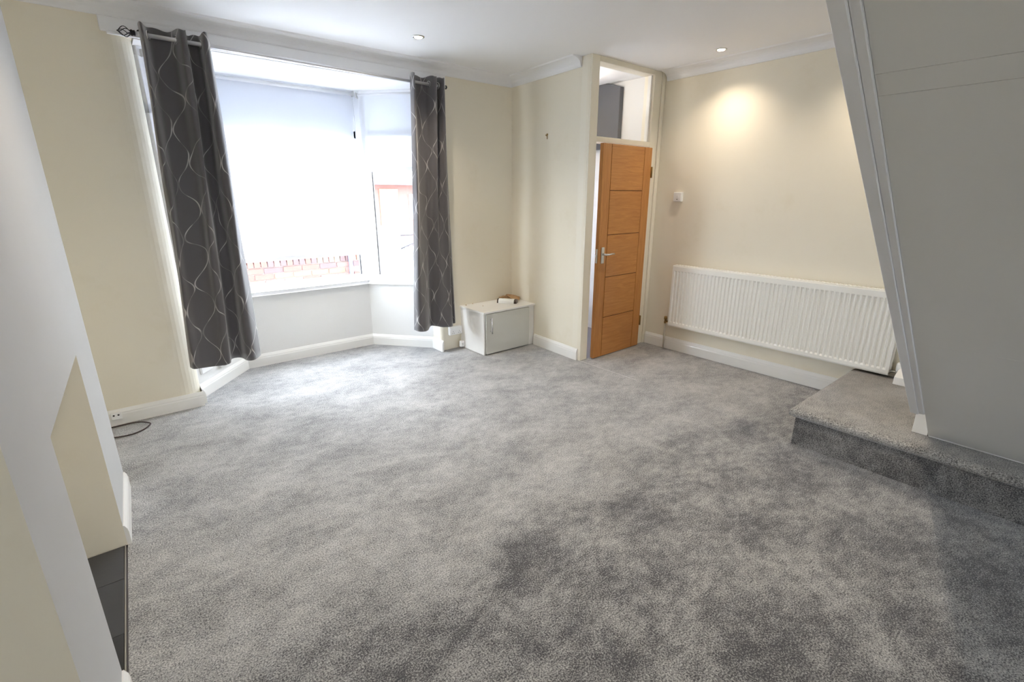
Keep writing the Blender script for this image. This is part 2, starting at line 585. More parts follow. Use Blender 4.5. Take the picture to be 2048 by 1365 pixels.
# ---- window wall
def arc(cx, cy, r, a0, a1, n=8):
    return [(cx + r * math.cos(math.radians(a0 + (a1 - a0) * i / n)), cy + r * math.sin(math.radians(a0 + (a1 - a0) * i / n))) for i in range(n + 1)]
bm = B()
prism(bm, [(XL - 0.3, BW)] + arc(0.34 - 0.13, BW + 0.13, 0.13, -90, 0) + [(0.34, 4.44), (XL - 0.3, 4.44)], 0, 2.485)
prism(bm, [(3.42, BW), (3.42, 4.44), (2.46, 4.44)] + arc(2.46 + 0.045, BW + 0.045, 0.045, 180, 270), 0, 2.485)
prism(bm, [(XL - 0.3, BW), (0.34, BW), (0.34, 4.44), (XL - 0.3, 4.44)], 2.485, CZ)
prism(bm, [(2.46, BW), (3.42, BW), (3.42, 4.44), (2.46, 4.44)], 2.485, CZ)
prism(bm, [(0.34, BW), (2.46, BW), (2.46, 4.44), (0.34, 4.44)], 2.621, CZ)
prism(bm, [(0.34, BW - 0.001), (2.46, BW - 0.001), (2.46, BW), (0.34, BW)], 2.485, 2.621)
for f in bm.faces: f.smooth = False
tag(obj('wall_front', bm, M['cream']), 'cream wall with rounded corners around the bay window', 'wall', kind='structure')
# vestibule front wall round the street door
bm = B()
box(bm, (3.42, BW, 0), (3.50, 4.44, 2.05)); box(bm, (4.28, BW, 0), (XR + 0.3, 4.44, 2.05)); box(bm, (3.42, BW, 2.05), (XR + 0.3, 4.44, CZ))
tag(obj('wall_vestibule', bm, M['white_wall']), 'white vestibule wall around the street door', 'wall', kind='structure')

# ---- bay walls under the windows
def wingR(t, off): # t 0..1 from front corner to reveal, off outward
    n = Vector((0.53, 0.44)).normalized()
    return (2.02 + 0.44 * t + n.x * off, BAYY - 0.53 * t + n.y * off)
def wingL(t, off):
    x, y = wingR(t, off)
    return (2.82 - x - 0.02 + 0.00, y)
bm = B()
prism(bm, [(0.78, BAYY), (2.02, BAYY), (2.11, 5.02), (0.69, 5.02)], 0, 0.665)
prism(bm, [wingR(0, 0), wingR(1, 0), (2.46, 4.44), (2.70, 4.44), (2.11, 5.02)], 0, 0.665)
prism(bm, [wingL(0, 0), wingL(1, 0), (0.34, 4.44), (0.10, 4.44), (0.69, 5.02)], 0, 0.665)
tag(obj('wall_bay', bm, M['white_wall']), 'low off-white wall of the bay below the window sill', 'wall', kind='structure')
bm = B()
prism(bm, [(0.345, BW + 0.001), (2.455, BW + 0.001), (2.455, 4.43), (2.75, 4.44), (2.20, 5.10), (0.60, 5.10), (0.05, 4.44), (0.345, 4.43)], 2.476, 2.62)
bm2 = B()
prism(bm2, [(-0.15, 4.44), (2.95, 4.44), (2.38, 5.28), (0.42, 5.28)], 2.62, 2.80)
tag(obj('ceiling_bay', bm, M['ceiling']), 'white ceiling of the bay', 'ceiling', kind='structure')
tag(obj('roof_bay', bm2, M['gutter']), 'bay roof overhanging outside the window', 'roof', kind='structure')
# sill board
def board_poly(off_in, yo):
    n = Vector((0.53, 0.44)).normalized()
    a = wingR(1.0, -off_in); b = (2.02 - off_in * 0.45, BAYY - off_in)
    return a, b
a, b = board_poly(0.035, 0)
a2, b2 = (2.80 - a[0], a[1]), (2.80 - b[0], b[1])
bm = B()
prism(bm, [b, a, wingR(1.0, 0.09), (2.07, 4.93), (0.73, 4.93), wingL(1.0, 0.09), a2, b2], 0.665, 0.702, bevel=0.006)
tag(obj('trim_1', bm, M['upvc']), 'white window sill board running round the bay', 'window sill', kind='structure')

# ---- windows
def window(idx, label, P0, P1, zs, open_top):
    """frame between plan points P0 and P1 (room face); zs = bottom, rail, top"""
    d = Vector((P1[0] - P0[0], P1[1] - P0[1], 0)); L = d.length; d.normalize()
    ang = math.atan2(d.y, d.x)
    root = empty('window_%d' % idx, (P0[0], P0[1], 0), label, 'window', rz=ang, kind='structure')
    zb, zr, zt = zs
    def part(name, a, b_, m, bev=0.004):
        q = B(); box(q, a, b_, bev); return obj(name, q, m, root)
    part('frame_rail', (0, 0, zb), (L, 0.065, zb + 0.055), M['upvc'])
    part('frame_rail', (0, 0, zr - 0.035), (L, 0.065, zr + 0.035), M['upvc'])
    part('frame_rail', (0, 0, zt - 0.055), (L, 0.065, zt), M['upvc'])
    part('frame_post', (0, 0, zb + 0.055), (0.055, 0.065, zt - 0.055), M['upvc'])
    part('frame_post', (L - 0.055, 0, zb + 0.055), (L, 0.065, zt - 0.055), M['upvc'])
    for z0, z1 in ((zb + 0.055, zr - 0.035), (zr + 0.035, zt - 0.055)):
        part('glass_pane', (0.055, 0.030, z0), (L - 0.055, 0.034, z1), M['glass'] if z0 < zr else M['toplight'], 0)
        q = B()
        for s in (0.055, L - 0.064):
            box(q, (s, 0.012, z0), (s + 0.009, 0.030, z1))
        obj('gasket', q, M['gasket'], root)
    return root
WZ = (0.702, 2.105, 2.478)
window(1, 'front window of the bay, mostly behind the long white roller blind', (0.80, 4.872), (2.035, 4.872), WZ, 0)
p, q = wingR(0.10, 0.045), wingR(0.98, 0.045)
window(2, 'narrow bay window beside the right curtain, with the short blind', q, p, WZ, 0)
p, q = wingL(0.10, 0.045), wingL(0.98, 0.045)
window(3, 'narrow bay window hidden behind the left curtain', p, q, WZ, 0)
# corner posts joining the frames
for sgn in (1, -1):
    c = (2.035, 4.872) if sgn > 0 else (0.78, 4.872)
    pts = [(2.035, 4.872), wingR(0.10, 0.045), wingR(0.10, 0.11), (2.035, 4.937)]
    if sgn < 0: pts = [(2.80 - x + 0.0, y) for x, y in pts]
    bm = B(); prism(bm, pts, 0.702, 2.478)
    o = obj('trim_2' if sgn > 0 else 'trim_3', bm, M['upvc'])
    tag(o, 'white corner post between the front and the right bay windows' if sgn > 0 else 'white corner post of the bay behind the left curtain', 'window post', kind='structure')

# ---- right wall, left wall, rear wall
bm = B(); box(bm, (XR, YB - 0.3, 0), (XR + 0.25, BW, CZ))
tag(obj('wall_right', bm, M['cream']), 'cream wall behind the radiator', 'wall', kind='structure')
bm = B(); box(bm, (XL - 0.25, YB - 0.3, 0), (XL, BW, CZ))
tag(obj('wall_left', bm, M['cream']), 'cream alcove wall beside the chimney breast', 'wall', kind='structure')
bm = B()
rx0, rx1, rz0, rz1 = 1.2, 2.0, 1.0, 1.9  # unseen rear opening, added and sized to give fill light
box(bm, (XL, YB - 0.25, 0), (rx0, YB, CZ)); box(bm, (rx1, YB - 0.25, 0), (XR, YB, CZ)); box(bm, (rx0, YB - 0.25, 0), (rx1, YB, rz0)); box(bm, (rx0, YB - 0.25, rz1), (rx1, YB, CZ))
tag(obj('wall_rear', bm, M['cream']), 'cream rear wall behind the camera with an added window opening for fill light', 'wall', kind='structure')

# ---- partition and door screen
bm = B()
prism(bm, [(xp(DY + 0.003), DY + 0.003), (xp(BW), BW), (3.44, BW), (3.42, DY + 0.003)], 0, CZ)
tag(obj('wall_partition', bm, M['cream']), 'cream partition beside the small cabinet', 'wall', kind='structure')
root = empty('trim_4', (0, 0, 0), 'ivory door frame with a glazed panel above the oak door', 'door frame', kind='structure')
def fpart(name, a, b_, m=None, bev=0.003):
    q = B(); box(q, a, b_, bev); return obj(name, q, m or M['frame_cream'], root)
FY0, FY1 = DY - 0.012, DY + 0.10
fpart('jamb', (3.327, FY0, 0), (3.425, FY1, CZ))
fpart('jamb', (4.190, FY0, 0), (4.345, FY1, CZ))
fpart('architrave', (4.300, FY0 - 0.014, 0), (4.348, FY0 - 0.001, CZ))
fpart('transom_rail', (3.426, FY0, 1.990), (4.189, FY1, 2.035))
fpart('head_rail', (3.426, FY0, 2.612), (4.189, FY1, CZ))
fpart('glass_pane', (3.44, DY + 0.03, 2.035), (4.175, DY + 0.036, 2.612), M['glass'], 0)
for a, b_ in (((3.426, DY + 0.015, 2.035), (3.440, DY + 0.05, 2.612)), ((4.172, DY + 0.012, 2.035), (4.189, DY + 0.05, 2.612))):
    fpart('glazing_bead', a, b_, M['gloss'], 0.002)

# ---- oak door, standing a little open
DW, DH = 0.722, 1.972
dr = empty('door_1', (4.184, DY - 0.052, 0.008), 'oak door with five grooved panels and a steel lever handle, slightly ajar', 'door', rz=math.radians(0.8), kind='structure')
T = 0.040
def dpart(name, x0, x1, z0, z1, m, y0=0.0, y1=T, bev=0.0025, par=dr):
    q = B(); box(q, (-x1, y0, z0), (-x0, y1, z1), bev); return obj(name, q, m, par)
dpart('core', 0.006, DW - 0.006, 0.004, DH - 0.004, M['groove'], 0.006, T - 0.006, 0)
ST = 0.118
dpart('stile', 0.0, ST - 0.003, 0, DH, M['oak_v'])
dpart('stile', DW - ST + 0.003, DW, 0, DH, M['oak_v'])
ph = DH / 5
for i in range(5):
    dpart('panel', ST + 0.002, DW - ST - 0.002, i * ph + (0.003 if i else 0), (i + 1) * ph - (0.003 if i < 4 else 0), M['oak_h'])
for side in (-1, 1):
    hz = 1.00
    hx = -(DW - 0.058)
    y = -0.001 if side < 0 else T + 0.001
    q = B(); box(q, (hx - 0.021, y, hz - 0.075), (hx + 0.021, y + side * 0.008, hz + 0.075), 0.004)
    h = obj('handle', q, M['satin'], dr)
    q = B()
    yy = y + side * 0.008
    tube(q, [(hx, yy, hz + 0.01), (hx, yy + side * 0.03, hz + 0.01), (hx + 0.010, yy + side * 0.043, hz + 0.01), (hx + 0.03, yy + side * 0.046, hz + 0.01), (hx + 0.075, yy + side * 0.046, hz + 0.013), (hx + 0.112, yy + side * 0.043, hz + 0.012)],
         [0.010, 0.010, 0.010, 0.009, 0.008, 0.007], 12)
    obj('lever', q, M['satin'], h)
q = B(); box(q, (-DW - 0.002, 0.010, 0.93), (-DW + 0.001, 0.030, 1.06)); box(q, (-DW - 0.012, 0.013, 0.985), (-DW, 0.027, 1.01), 0.002); obj('latch', q, M['satin'], dr)
for z in (0.22, 1.70):
    q = B(); tube(q, [(0.006, -0.006, z), (0.006, -0.006, z + 0.10)], 0.007, 10); box(q, (-0.002, -0.002, z), (0.018, 0.03, z + 0.10)); obj('hinge', q, M['brass'], dr)

bm = B(); box(bm, (XR - 0.012, DY + 0.105, 0), (XR - 0.001, BW - 0.001, CZ - 0.001))
tag(obj('wall_vestibule_side', bm, M['white_wall']), 'white side wall of the vestibule behind the glazed panel', 'wall', kind='structure')
# street door inside the vestibule
sd = empty('door_2', (3.50, BW + 0.06, 0), 'glazed white street door at the end of the vestibule', 'door', kind='structure')
q = B()
box(q, (0, 0, 0), (0.12, 0.05, 2.05)); box(q, (0.66, 0, 0), (0.78, 0.05, 2.05)); box(q, (0.12, 0, 0), (0.66, 0.05, 0.35)); box(q, (0.12, 0, 1.92), (0.66, 0.05, 2.05))
obj('leaf', q, M['upvc'], sd)
q = B(); box(q, (0.12, 0.02, 0.35), (0.66, 0.026, 1.92)); obj('glass_pane', q, M['blind'], sd)

# dark boxed cupboard high in the vestibule, seen through the glazed panel
q = B()
prism(q, [(3.49, 2.02), (BW, 2.02), (BW, CZ), (3.66, CZ), (3.49, 2.60)], 4.28, XR - 0.013, mapf=lambda y, z, x: (x, y, z), bevel=0.003)
mc = obj('cupboard', q, M['slate_grey_paint'])
tag(mc, 'slate grey boxed cupboard high in the vestibule behind the glazed panel', 'cupboard')

# ---- chimney breast
bm = B()
def cpr(y0, y1, z0, z1, back=XL):
    return prism(bm, [(back, y0), (xb(y0), y0), (xb(y1), y1), (back, y1)], z0, z1)
cpr(YE, YN, 0, ZLT); cpr(YF, YA, 0, ZLT); cpr(YE, YA, ZLT, CZ)
prism(bm, [(XL, YN), (-0.56, YN), (-0.56, YF), (XL, YF)], 0, ZLT)
bmesh.ops.recalc_face_normals(bm, faces=bm.faces[:])
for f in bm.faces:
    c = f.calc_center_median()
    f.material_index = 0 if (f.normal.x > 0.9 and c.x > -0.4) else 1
tag(obj('wall_chimney', bm, [M['breast'], M['cream']], normals=False), 'white faced chimney breast with a square open fireplace', 'chimney breast', kind='structure')
# hearth tiles
bm = B(); prism(bm, [(-0.56, YN), (xb(YN) - 0.012, YN), (xb(YF) - 0.012, YF), (-0.56, YF)], -0.014, -0.006)
hearth = tag(obj('hearth', bm, M['mortar']), 'dark slate tiled hearth floor inside the fireplace opening', 'hearth')
ys = [YN + 0.001, 1.971, 2.305, YF - 0.001]
for i in range(3):
    y0, y1 = ys[i] + 0.0012, ys[i + 1] - 0.0012
    bm = B(); prism(bm, [(-0.36, y0), (xb(y0) - 0.013, y0), (xb(y1) - 0.013, y1), (-0.36, y1)], -0.006, 0.002 + 0.0006 * (i % 2), bevel=0.001)
    obj('tile', bm, TILES[(2, 1, 0)[i]], hearth)
    bm = B(); prism(bm, [(-0.558, y0), (-0.3625, y0), (-0.3625, y1), (-0.558, y1)], -0.006, 0.0022, bevel=0.001)
    obj('tile', bm, TILES[i], hearth)
bm = B(); prism(bm, [(xb(YN) - 0.010, YN), (xb(YN) - 0.006, YN), (xb(YF) - 0.006, YF), (xb(YF) - 0.010, YF)], -0.006, 0.004)
tag(obj('threshold_strip', bm, M['satin']), 'thin metal strip between the slate hearth and the carpet', 'threshold strip')

# ---- skirtings: moulded profile swept along a wall line
def skirting(name, pts, label, h=0.118, t=0.020, z=0.0, side=1, parent=None):
    """pts: plan polyline along the wall; the board stands to the left of travel (side=1)"""
    prof = [(0, 0), (t, 0), (t, h * 0.66), (t * 0.86, h * 0.74), (t * 0.86, h * 0.80), (t * 0.5, h * 0.93), (t * 0.3, h), (0, h)]
    bm = B()
    P = [Vector((x, y)) for x, y in pts]
    norms = []
    for i in range(len(P)):
        ds = []
        if i > 0: ds.append((P[i] - P[i - 1]).normalized())
        if i < len(P) - 1: ds.append((P[i + 1] - P[i]).normalized())
        ns = [Vector((-d.y, d.x)) * side for d in ds]
        n = sum(ns, Vector((0, 0))).normalized()
        n *= 1.0 / max(0.3, n.dot(ns[0]))
        norms.append(n)
    rings = [[bm.verts.new((P[i].x + norms[i].x * a, P[i].y + norms[i].y * a, z + b)) for a, b in prof] for i in range(len(P))]
    m = len(prof)
    for i in range(len(P) - 1):
        for k in range(m):
            bm.faces.new((rings[i][k], rings[i][(k + 1) % m], rings[i + 1][(k + 1) % m], rings[i + 1][k]))
    bm.faces.new(rings[0]); bm.faces.new(rings[-1][::-1])
    o = obj(name, bm, M['gloss'], parent)
    return tag(o, label, 'skirting board', kind='structure') if label else o
skirting('baseboard_front', [(0.34, BW), (XL, BW)], 'white skirting board left of the bay, with a cable outlet', h=0.11)
skirting('baseboard_bay', [(2.46, 4.10), (2.46, 4.30), (2.02, BAYY), (0.78, BAYY), (0.34, 4.30), (0.34, 4.16)], 'white skirting board following the bay below the windows', h=0.115)
skirting('baseboard_partition', [(xp(DY + 0.02), DY + 0.02), (xp(3.72), 3.72)], 'white skirting board between the cabinet and the door frame', h=0.115)
skirting('baseboard_right', [(XR, 1.065), (XR, DY - 0.03)], 'white skirting board under the radiator', h=0.125)
bm = B(); prism(bm, [(4.15, 0.2475), (XR - 0.001, 0.2475), (XR - 0.001, 0.335), (4.23, 0.335), (4.158, 0.300)], -0.3, 0.765, mapf=lambda x, z, y: (x, y, z), bevel=0.002)
tag(obj('baseboard_stair', bm, M['gloss']), 'short white boxed skirting on the carpeted step beside the radiator valve', 'skirting board', kind='structure')
skirting('baseboard_chimney', [(xb(YF), YF), (xb(YA), YA)], 'white skirting at the far foot of the chimney breast', h=0.10, t=0.016, side=-1)
skirting('baseboard_chimney_near', [(xb(YE), YE), (xb(YN), YN)], 'white skirting at the near foot of the chimney breast', h=0.10, t=0.016, side=-1)

# ---- cornice
def cornice(name, p0, p1, label, nrm, m0=0.0, m1=0.0):
    prof = [(0, 2.575), (0.012, 2.575), (0.018, 2.585)] + [(0.105 - 0.085 * math.cos(math.radians(a)), 2.588 + 0.055 * math.sin(math.radians(a))) for a in (5, 20, 35, 50, 65, 80)] + [(0.108, 2.645), (0.116, CZ), (0, CZ)]
    bm = B()
    d = (Vector(p1) - Vector(p0)).normalized(); n = Vector(nrm)
    r0 = [bm.verts.new((p0[0] + n.x * a + d.x * m0 * a, p0[1] + n.y * a + d.y * m0 * a, z)) for a, z in prof]
    r1 = [bm.verts.new((p1[0] + n.x * a - d.x * m1 * a, p1[1] + n.y * a - d.y * m1 * a, z)) for a, z in prof]
    m = len(prof)
    for k in range(m):
        bm.faces.new((r0[k], r0[(k + 1) % m], r1[(k + 1) % m], r1[k]))
    bm.faces.new(r0); bm.faces.new(r1[::-1])
    return tag(obj(name, bm, M['cornice']), label, 'cornice', kind='structure')
cornice('trim_5', (XL, BW), (xp(BW), BW), 'white plaster cornice along the window wall', (0, -1), 0, 1)
cornice('trim_6', (xp(BW), BW), (xp(3.135), 3.135), 'white plaster cornice above the cream partition, cut short at the door frame', (-1, 0.0), 1, 0)
cornice('trim_7', (XR, 2.985), (XR, YB), 'white plaster cornice above the radiator wall', (-1, 0), 0.0, 0)
# batten over the bay that carries the curtain pole
bm = B(); box(bm, (0.185, BW - 0.022, 2.492), (2.60, BW, 2.574), 0.004); box(bm, (0.215, BW - 0.030, 2.480), (2.56, BW, 2.491), 0.002)
tag(obj('trim_8', bm, M['cornice']), 'long white batten above the bay opening', 'batten', kind='structure')

# ------------------------------------------------------------------ roller blinds
def blind(label, P0, P1, zt, zb):
    d = Vector((P1[0] - P0[0], P1[1] - P0[1], 0)); L = d.length; ang = math.atan2(d.y, d.x)
    r = empty('roller_blind', (P0[0], P0[1], 0), label, 'blind', rz=ang, group='roller blinds in the bay')
    q = B(); tube(q, [(0.0, 0.0, zt), (L, 0.0, zt)], 0.016, 16); obj('roller_tube', q, M['upvc'], r)
    q = B()
    n = 30
    for i in range(n):
        pass
    box(q, (0.012, 0.014, zb + 0.012), (L - 0.012, 0.0146, zt)); obj('fabric', q, M['blind'], r)
    q = B(); box(q, (0.010, 0.006, zb), (L - 0.010, 0.022, zb + 0.040), 0.005, seg=2); obj('bottom_bar', q, M['upvc'], r)
    for x in (-0.012, L):
        q = B(); box(q, (x, -0.022, zt - 0.024), (x + 0.012, 0.026, zt + 0.022), 0.002); obj('bracket', q, M['satin'] if x > 0 else M['upvc'], r)
    q = B(); tube(q, [(L + 0.003, -0.016, zt), (L + 0.004, -0.02, 1.3)], 0.0015, 6); obj('chain', q, M['upvc'], r)
    return r
blind('long white roller blind over the front bay window, drawn almost to the sill', (0.82, 4.806), (2.005, 4.806), 2.452, 0.968)
p, q = wingR(0.08, -0.012), wingR(0.93, -0.012)
blind('short white roller blind, half drawn, beside the right curtain', q, p, 2.440, 1.765)
p, q = wingL(0.08, -0.012), wingL(0.93, -0.012)
blind('short white roller blind mostly hidden by the left curtain', p, q, 2.440, 1.765)

# ------------------------------------------------------------------ curtain pole and curtains
PY, PZ0, PZ1 = 4.045, 2.487, 2.462
def pz(x): return PZ0 + (PZ1 - PZ0) * (x - 0.33) / 2.25
pole = empty('curtain_pole', (0.33, PY, PZ0), 'slim chrome curtain pole with a dark cage finial, above the bay', 'curtain pole')
off = Vector(pole.location)
def rel(p): return tuple(Vector(p) - off)
q = B(); tube(q, [rel((0.345, PY, pz(0.345))), rel((2.552, PY, pz(2.552)))], 0.0125, 16); obj('rod', q, M['pole'], pole)
q = B(); lathe(q, [(0.0128, 0.0), (0.016, 0.002), (0.016, 0.010), (0.010, 0.016)], rel((2.550, PY, pz(2.55))), 'X', 16); obj('end_cap', q, M['black_metal'], pole)
for x, s in ((0.345, -1),):
    q = B()
    z = pz(x)
    for k in range(5):
        th = 2 * PI * k / 5 + 0.3
        pts = []
        for j in range(9):
            t = j / 8
            rr = 0.026 * math.sin(PI * t) + 0.003
            a = th + s * 1.6 * t
            pts.append(rel((x + s * (0.014 + 0.062 * t), PY + rr * math.cos(a), z + rr * math.sin(a))))
        tube(q, pts, 0.0022, 6)
    lathe(q, [(0.015, -0.012), (0.018, -0.004), (0.014, 0.004), (0.018, 0.010), (0.006, 0.016)] if s < 0 else [(0.006, -0.016), (0.018, -0.010), (0.014, -0.004), (0.018, 0.004), (0.015, 0.012)], rel((x + s * 0.006, PY, z)), 'X', 16)
    lathe(q, [(0.001, -0.006), (0.005, 0), (0.001, 0.006)], rel((x + s * 0.078, PY, z)), 'X', 10)
    obj('finial', q, M['black_metal'], pole)
for x in (0.385, 2.535):
    q = B(); tube(q, [rel((x, PY, pz(x) - 0.006)), rel((x, PY + 0.04, pz(x) - 0.012)), rel((x, BW - 0.021, pz(x) + 0.02))], 0.006, 8)
    lathe(q, [(0.022, -0.006), (0.022, -0.001)], rel((x, BW - 0.020, pz(x) + 0.02)), 'Y', 16)
    obj('bracket', q, M['black_metal'], pole)

def catmull(P, n):
    out = []
    m = len(P)
    for i in range(m - 1):
        p0, p1, p2, p3 = P[max(i - 1, 0)], P[i], P[i + 1], P[min(i + 2, m - 1)]
        for j in range(n):
            t = j / n
            out.append(tuple(0.5 * ((2 * b) + (-a + c) * t + (2 * a - 5 * b + 4 * c - d) * t * t + (-a + 3 * b - 3 * c + d) * t ** 3) for a, b, c, d in zip(p0, p1, p2, p3)))
    out.append(P[-1])
    return out
def curtain(name, label, top, bot, zt, zb, seed):
    root = empty(name, (top[len(top) // 2][0], PY, zb), label, 'curtain', group='grey curtains at the bay')
    ox, oy, oz = root.location
    tp, bt = catmull(top, 9), catmull(bot, 9)
    N = len(tp); R = 46
    us = [0.0]
    for i in range(1, N):
        us.append(us[-1] + 0.5 * (math.dist(tp[i], tp[i - 1]) + math.dist(bt[i], bt[i - 1])))
    bm = B(); uvl = bm.loops.layers.uv.new('UVMap')
    grid = []
    rnd = random.Random(seed)
    for r in range(R + 1):
        t = r / R
        tt = t ** 1.25
        row = []
        for i in range(N):
            x = tp[i][0] * (1 - tt) + bt[i][0] * tt
            y = tp[i][1] * (1 - tt) + bt[i][1] * tt
            sway = 0.006 * math.sin(3.1 * t * PI + i * 0.22 + seed) * math.sin(PI * t)
            z = zt + (zb - zt) * t
            if r == 0: z += 0.006 * math.sin(i * 0.35)
            if r == R: z += 0.008 * math.sin(i * 0.11 + seed)
            row.append((bm.verts.new((x + sway - ox, PY - 0.012 + y - oy + sway, z - oz)), us[i], z))
        grid.append(row)
    for r in range(R):
        for i in range(N - 1):
            q4 = (grid[r][i], grid[r][i + 1], grid[r + 1][i + 1], grid[r + 1][i])
            f = bm.faces.new([a[0] for a in q4]); f.smooth = True
            for lp, a in zip(f.loops, q4): lp[uvl].uv = (a[1] + seed, a[2])
    o = obj('fabric', bm, M['curtain'], root, normals=False)
    md = o.modifiers.new('thickness', 'SOLIDIFY'); md.thickness = 0.0025; md.offset = 0
    # eyelets where the heading crosses the pole
    for i in range(1, N):
        ya, yb = tp[i - 1][1] - 0.012, tp[i][1] - 0.012
        if ya * yb <= 0 and ya != yb:
            x = tp[i][0]
            dx, dy = tp[i][0] - tp[i - 1][0], tp[i][1] - tp[i - 1][1]
            q = B()
            torus(q, (x - ox, PY - oy, pz(x) - oz), (-dy, dx, 0), 0.024, 0.0055)
            obj('eyelet', q, M['chrome'], root)
    return root
curtain('curtain', 'dark grey eyelet curtain with silver wavy lines, beside the rounded wall and chimney side',
        [(0.372, 0.0), (0.385, -0.055), (0.425, 0.035), (0.490, 0.055), (0.548, 0.035), (0.580, -0.055), (0.610, -0.045), (0.616, 0.03), (0.650, 0.055), (0.688, 0.035), (0.700, -0.05), (0.725, -0.06), (0.748, 0.03)],
        [(0.288, 0.01), (0.305, -0.050), (0.355, -0.040), (0.425, -0.028), (0.475, -0.042), (0.505, -0.062), (0.535, -0.055), (0.555, 0.02), (0.590, 0.055), (0.632, 0.050), (0.655, -0.035), (0.700, -0.055), (0.762, 0.02)],
        2.537, 0.335, 1)
curtain('curtain', 'grey eyelet curtain with silver wavy lines, above the double socket and near the cabinet',
        [(2.205, 0.01), (2.215, -0.050), (2.255, 0.030), (2.315, 0.055), (2.372, 0.035), (2.400, -0.050), (2.428, -0.050), (2.438, 0.025), (2.462, 0.045), (2.482, -0.03), (2.508, -0.045), (2.522, 0.02), (2.545, 0.030)],
        [(2.108, 0.02), (2.122, -0.050), (2.180, -0.060), (2.235, -0.025), (2.285, 0.035), (2.318, 0.050), (2.345, -0.015), (2.375, -0.058), (2.440, -0.068), (2.500, -0.050), (2.532, 0.02), (2.560, 0.0), (2.582, 0.030)],
        2.522, 0.300, 2)

# ------------------------------------------------------------------ radiator
RX = 4.262
rad = empty('radiator', (RX, 0.825, 0.266), 'long white panel radiator with vertical flutes on the cream wall', 'radiator')
def rr(x, y, z): return (x - RX, y - 0.825, z - 0.266)
y0, y1, z0, z1 = 0.825, 2.685, 0.268, 0.880
def rad_panel(name, xf, sgn):
    bm = B()
    n = 52
    pitch = (y1 - y0 - 0.03) / n
    ycols = [y0]; dep = [0]
    for k in range(n):
        a = y0 + 0.015 + k * pitch
        for fr, dp in ((0.12, 0), (0.30, 1), (0.70, 1), (0.88, 0)):
            ycols.append(a + fr * pitch); dep.append(dp)
    ycols.append(y1); dep.append(0)
    rows = [(z0, 0), (z0 + 0.012, 0), (z0 + 0.036, 0), (z0 + 0.050, 1), (z1 - 0.060, 1), (z1 - 0.048, 0), (z1 - 0.006, 0), (z1, 0)]
    D = 0.010
    g = [[bm.verts.new(rr(xf + sgn * ((D if (dp and rd) else 0) + (0.004 if ri in (0, 7) else 0)), y, z)) for y, dp in zip(ycols, dep)] for ri, (z, rd) in enumerate(rows)]
    for i in range(len(g) - 1):
        for k in range(len(ycols) - 1):
            bm.faces.new((g[i][k], g[i][k + 1], g[i + 1][k + 1], g[i + 1][k]))
    o = obj(name, bm, M['radiator'], rad)
    md = o.modifiers.new('t', 'SOLIDIFY'); md.thickness = 0.0016; md.offset = 0
    return o
rad_panel('front_panel', RX, 1)
rad_panel('rear_panel', 4.322, -1)
q = B()
box(q, rr(RX + 0.003, y0 + 0.004, z1 + 0.002), rr(4.320, y1 - 0.004, z1 + 0.005))
for k in range(60):
    yy = y0 + 0.02 + k * (y1 - y0 - 0.05) / 60
    box(q, rr(RX + 0.012, yy, z1 + 0.005), rr(4.312, yy + 0.018, z1 + 0.009))
obj('top_grille', q, M['radiator'], rad)
for yy in (y0 - 0.003, y1 + 0.001):
    q = B(); box(q, rr(RX + 0.002, yy, z0 + 0.02), rr(4.322, yy + 0.002, z1 + 0.004)); obj('side_cover', q, M['radiator'], rad)
for yy in (1.15, 2.35):
    q = B(); box(q, rr(4.3225, yy, 0.35), rr(XR - 0.001, yy + 0.03, 0.80)); obj('wall_bracket', q, M['radiator'], rad)
# lockshield valve and pipe at the far end
q = B(); lathe(q, [(0.012, -0.022), (0.014, -0.01), (0.011, 0.0), (0.011, 0.018), (0.016, 0.020), (0.016, 0.045), (0.012, 0.052)], rr(4.292, 2.735, 0.300), 'Z', 14)
tube(q, [rr(4.292, 2.735, 0.300), rr(4.292, 2.690, 0.300)], 0.010, 10); obj('valve', q, M['brass'], rad)
q = B(); tube(q, [rr(4.292, 2.735, 0.284), rr(4.292, 2.735, 0.003)], 0.0075, 10); obj('pipe', q, M['copper_painted'], rad)
# thermostatic valve at the near end
q = B(); lathe(q, [(0.014, -0.02), (0.014, 0.02), (0.020, 0.024), (0.024, 0.04), (0.024, 0.080), (0.018, 0.088)], rr(4.300, 0.770, 0.282), 'Z', 18)
obj('valve_head', q, M['plastic'], rad)
q = B(); tube(q, [rr(4.300, 0.774, 0.296), rr(4.300, 0.824, 0.296)], 0.010, 10); tube(q, [rr(4.300, 0.770, 0.264), rr(4.300, 0.770, 0.248)], 0.009, 10); obj('valve', q, M['satin'], rad)

# ------------------------------------------------------------------ step and staircase
bm = B()
TX, TZ = 3.182, 0.245
st = empty('carpeted_step', (TX, 1.0, 0), 'wide grey carpeted step with a rounded nosing in front of the stair soffit', 'step')
def sr(x, y, z): return (x - TX, y - 1.0, z)
q = B()
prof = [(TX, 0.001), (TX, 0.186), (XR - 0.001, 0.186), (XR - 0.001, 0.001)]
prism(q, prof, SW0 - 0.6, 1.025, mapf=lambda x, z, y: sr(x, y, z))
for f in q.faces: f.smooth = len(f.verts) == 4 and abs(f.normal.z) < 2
riser = obj('riser', q, M['shaded_riser_carpet'], st)
for f in riser.data.polygons: f.use_smooth = False
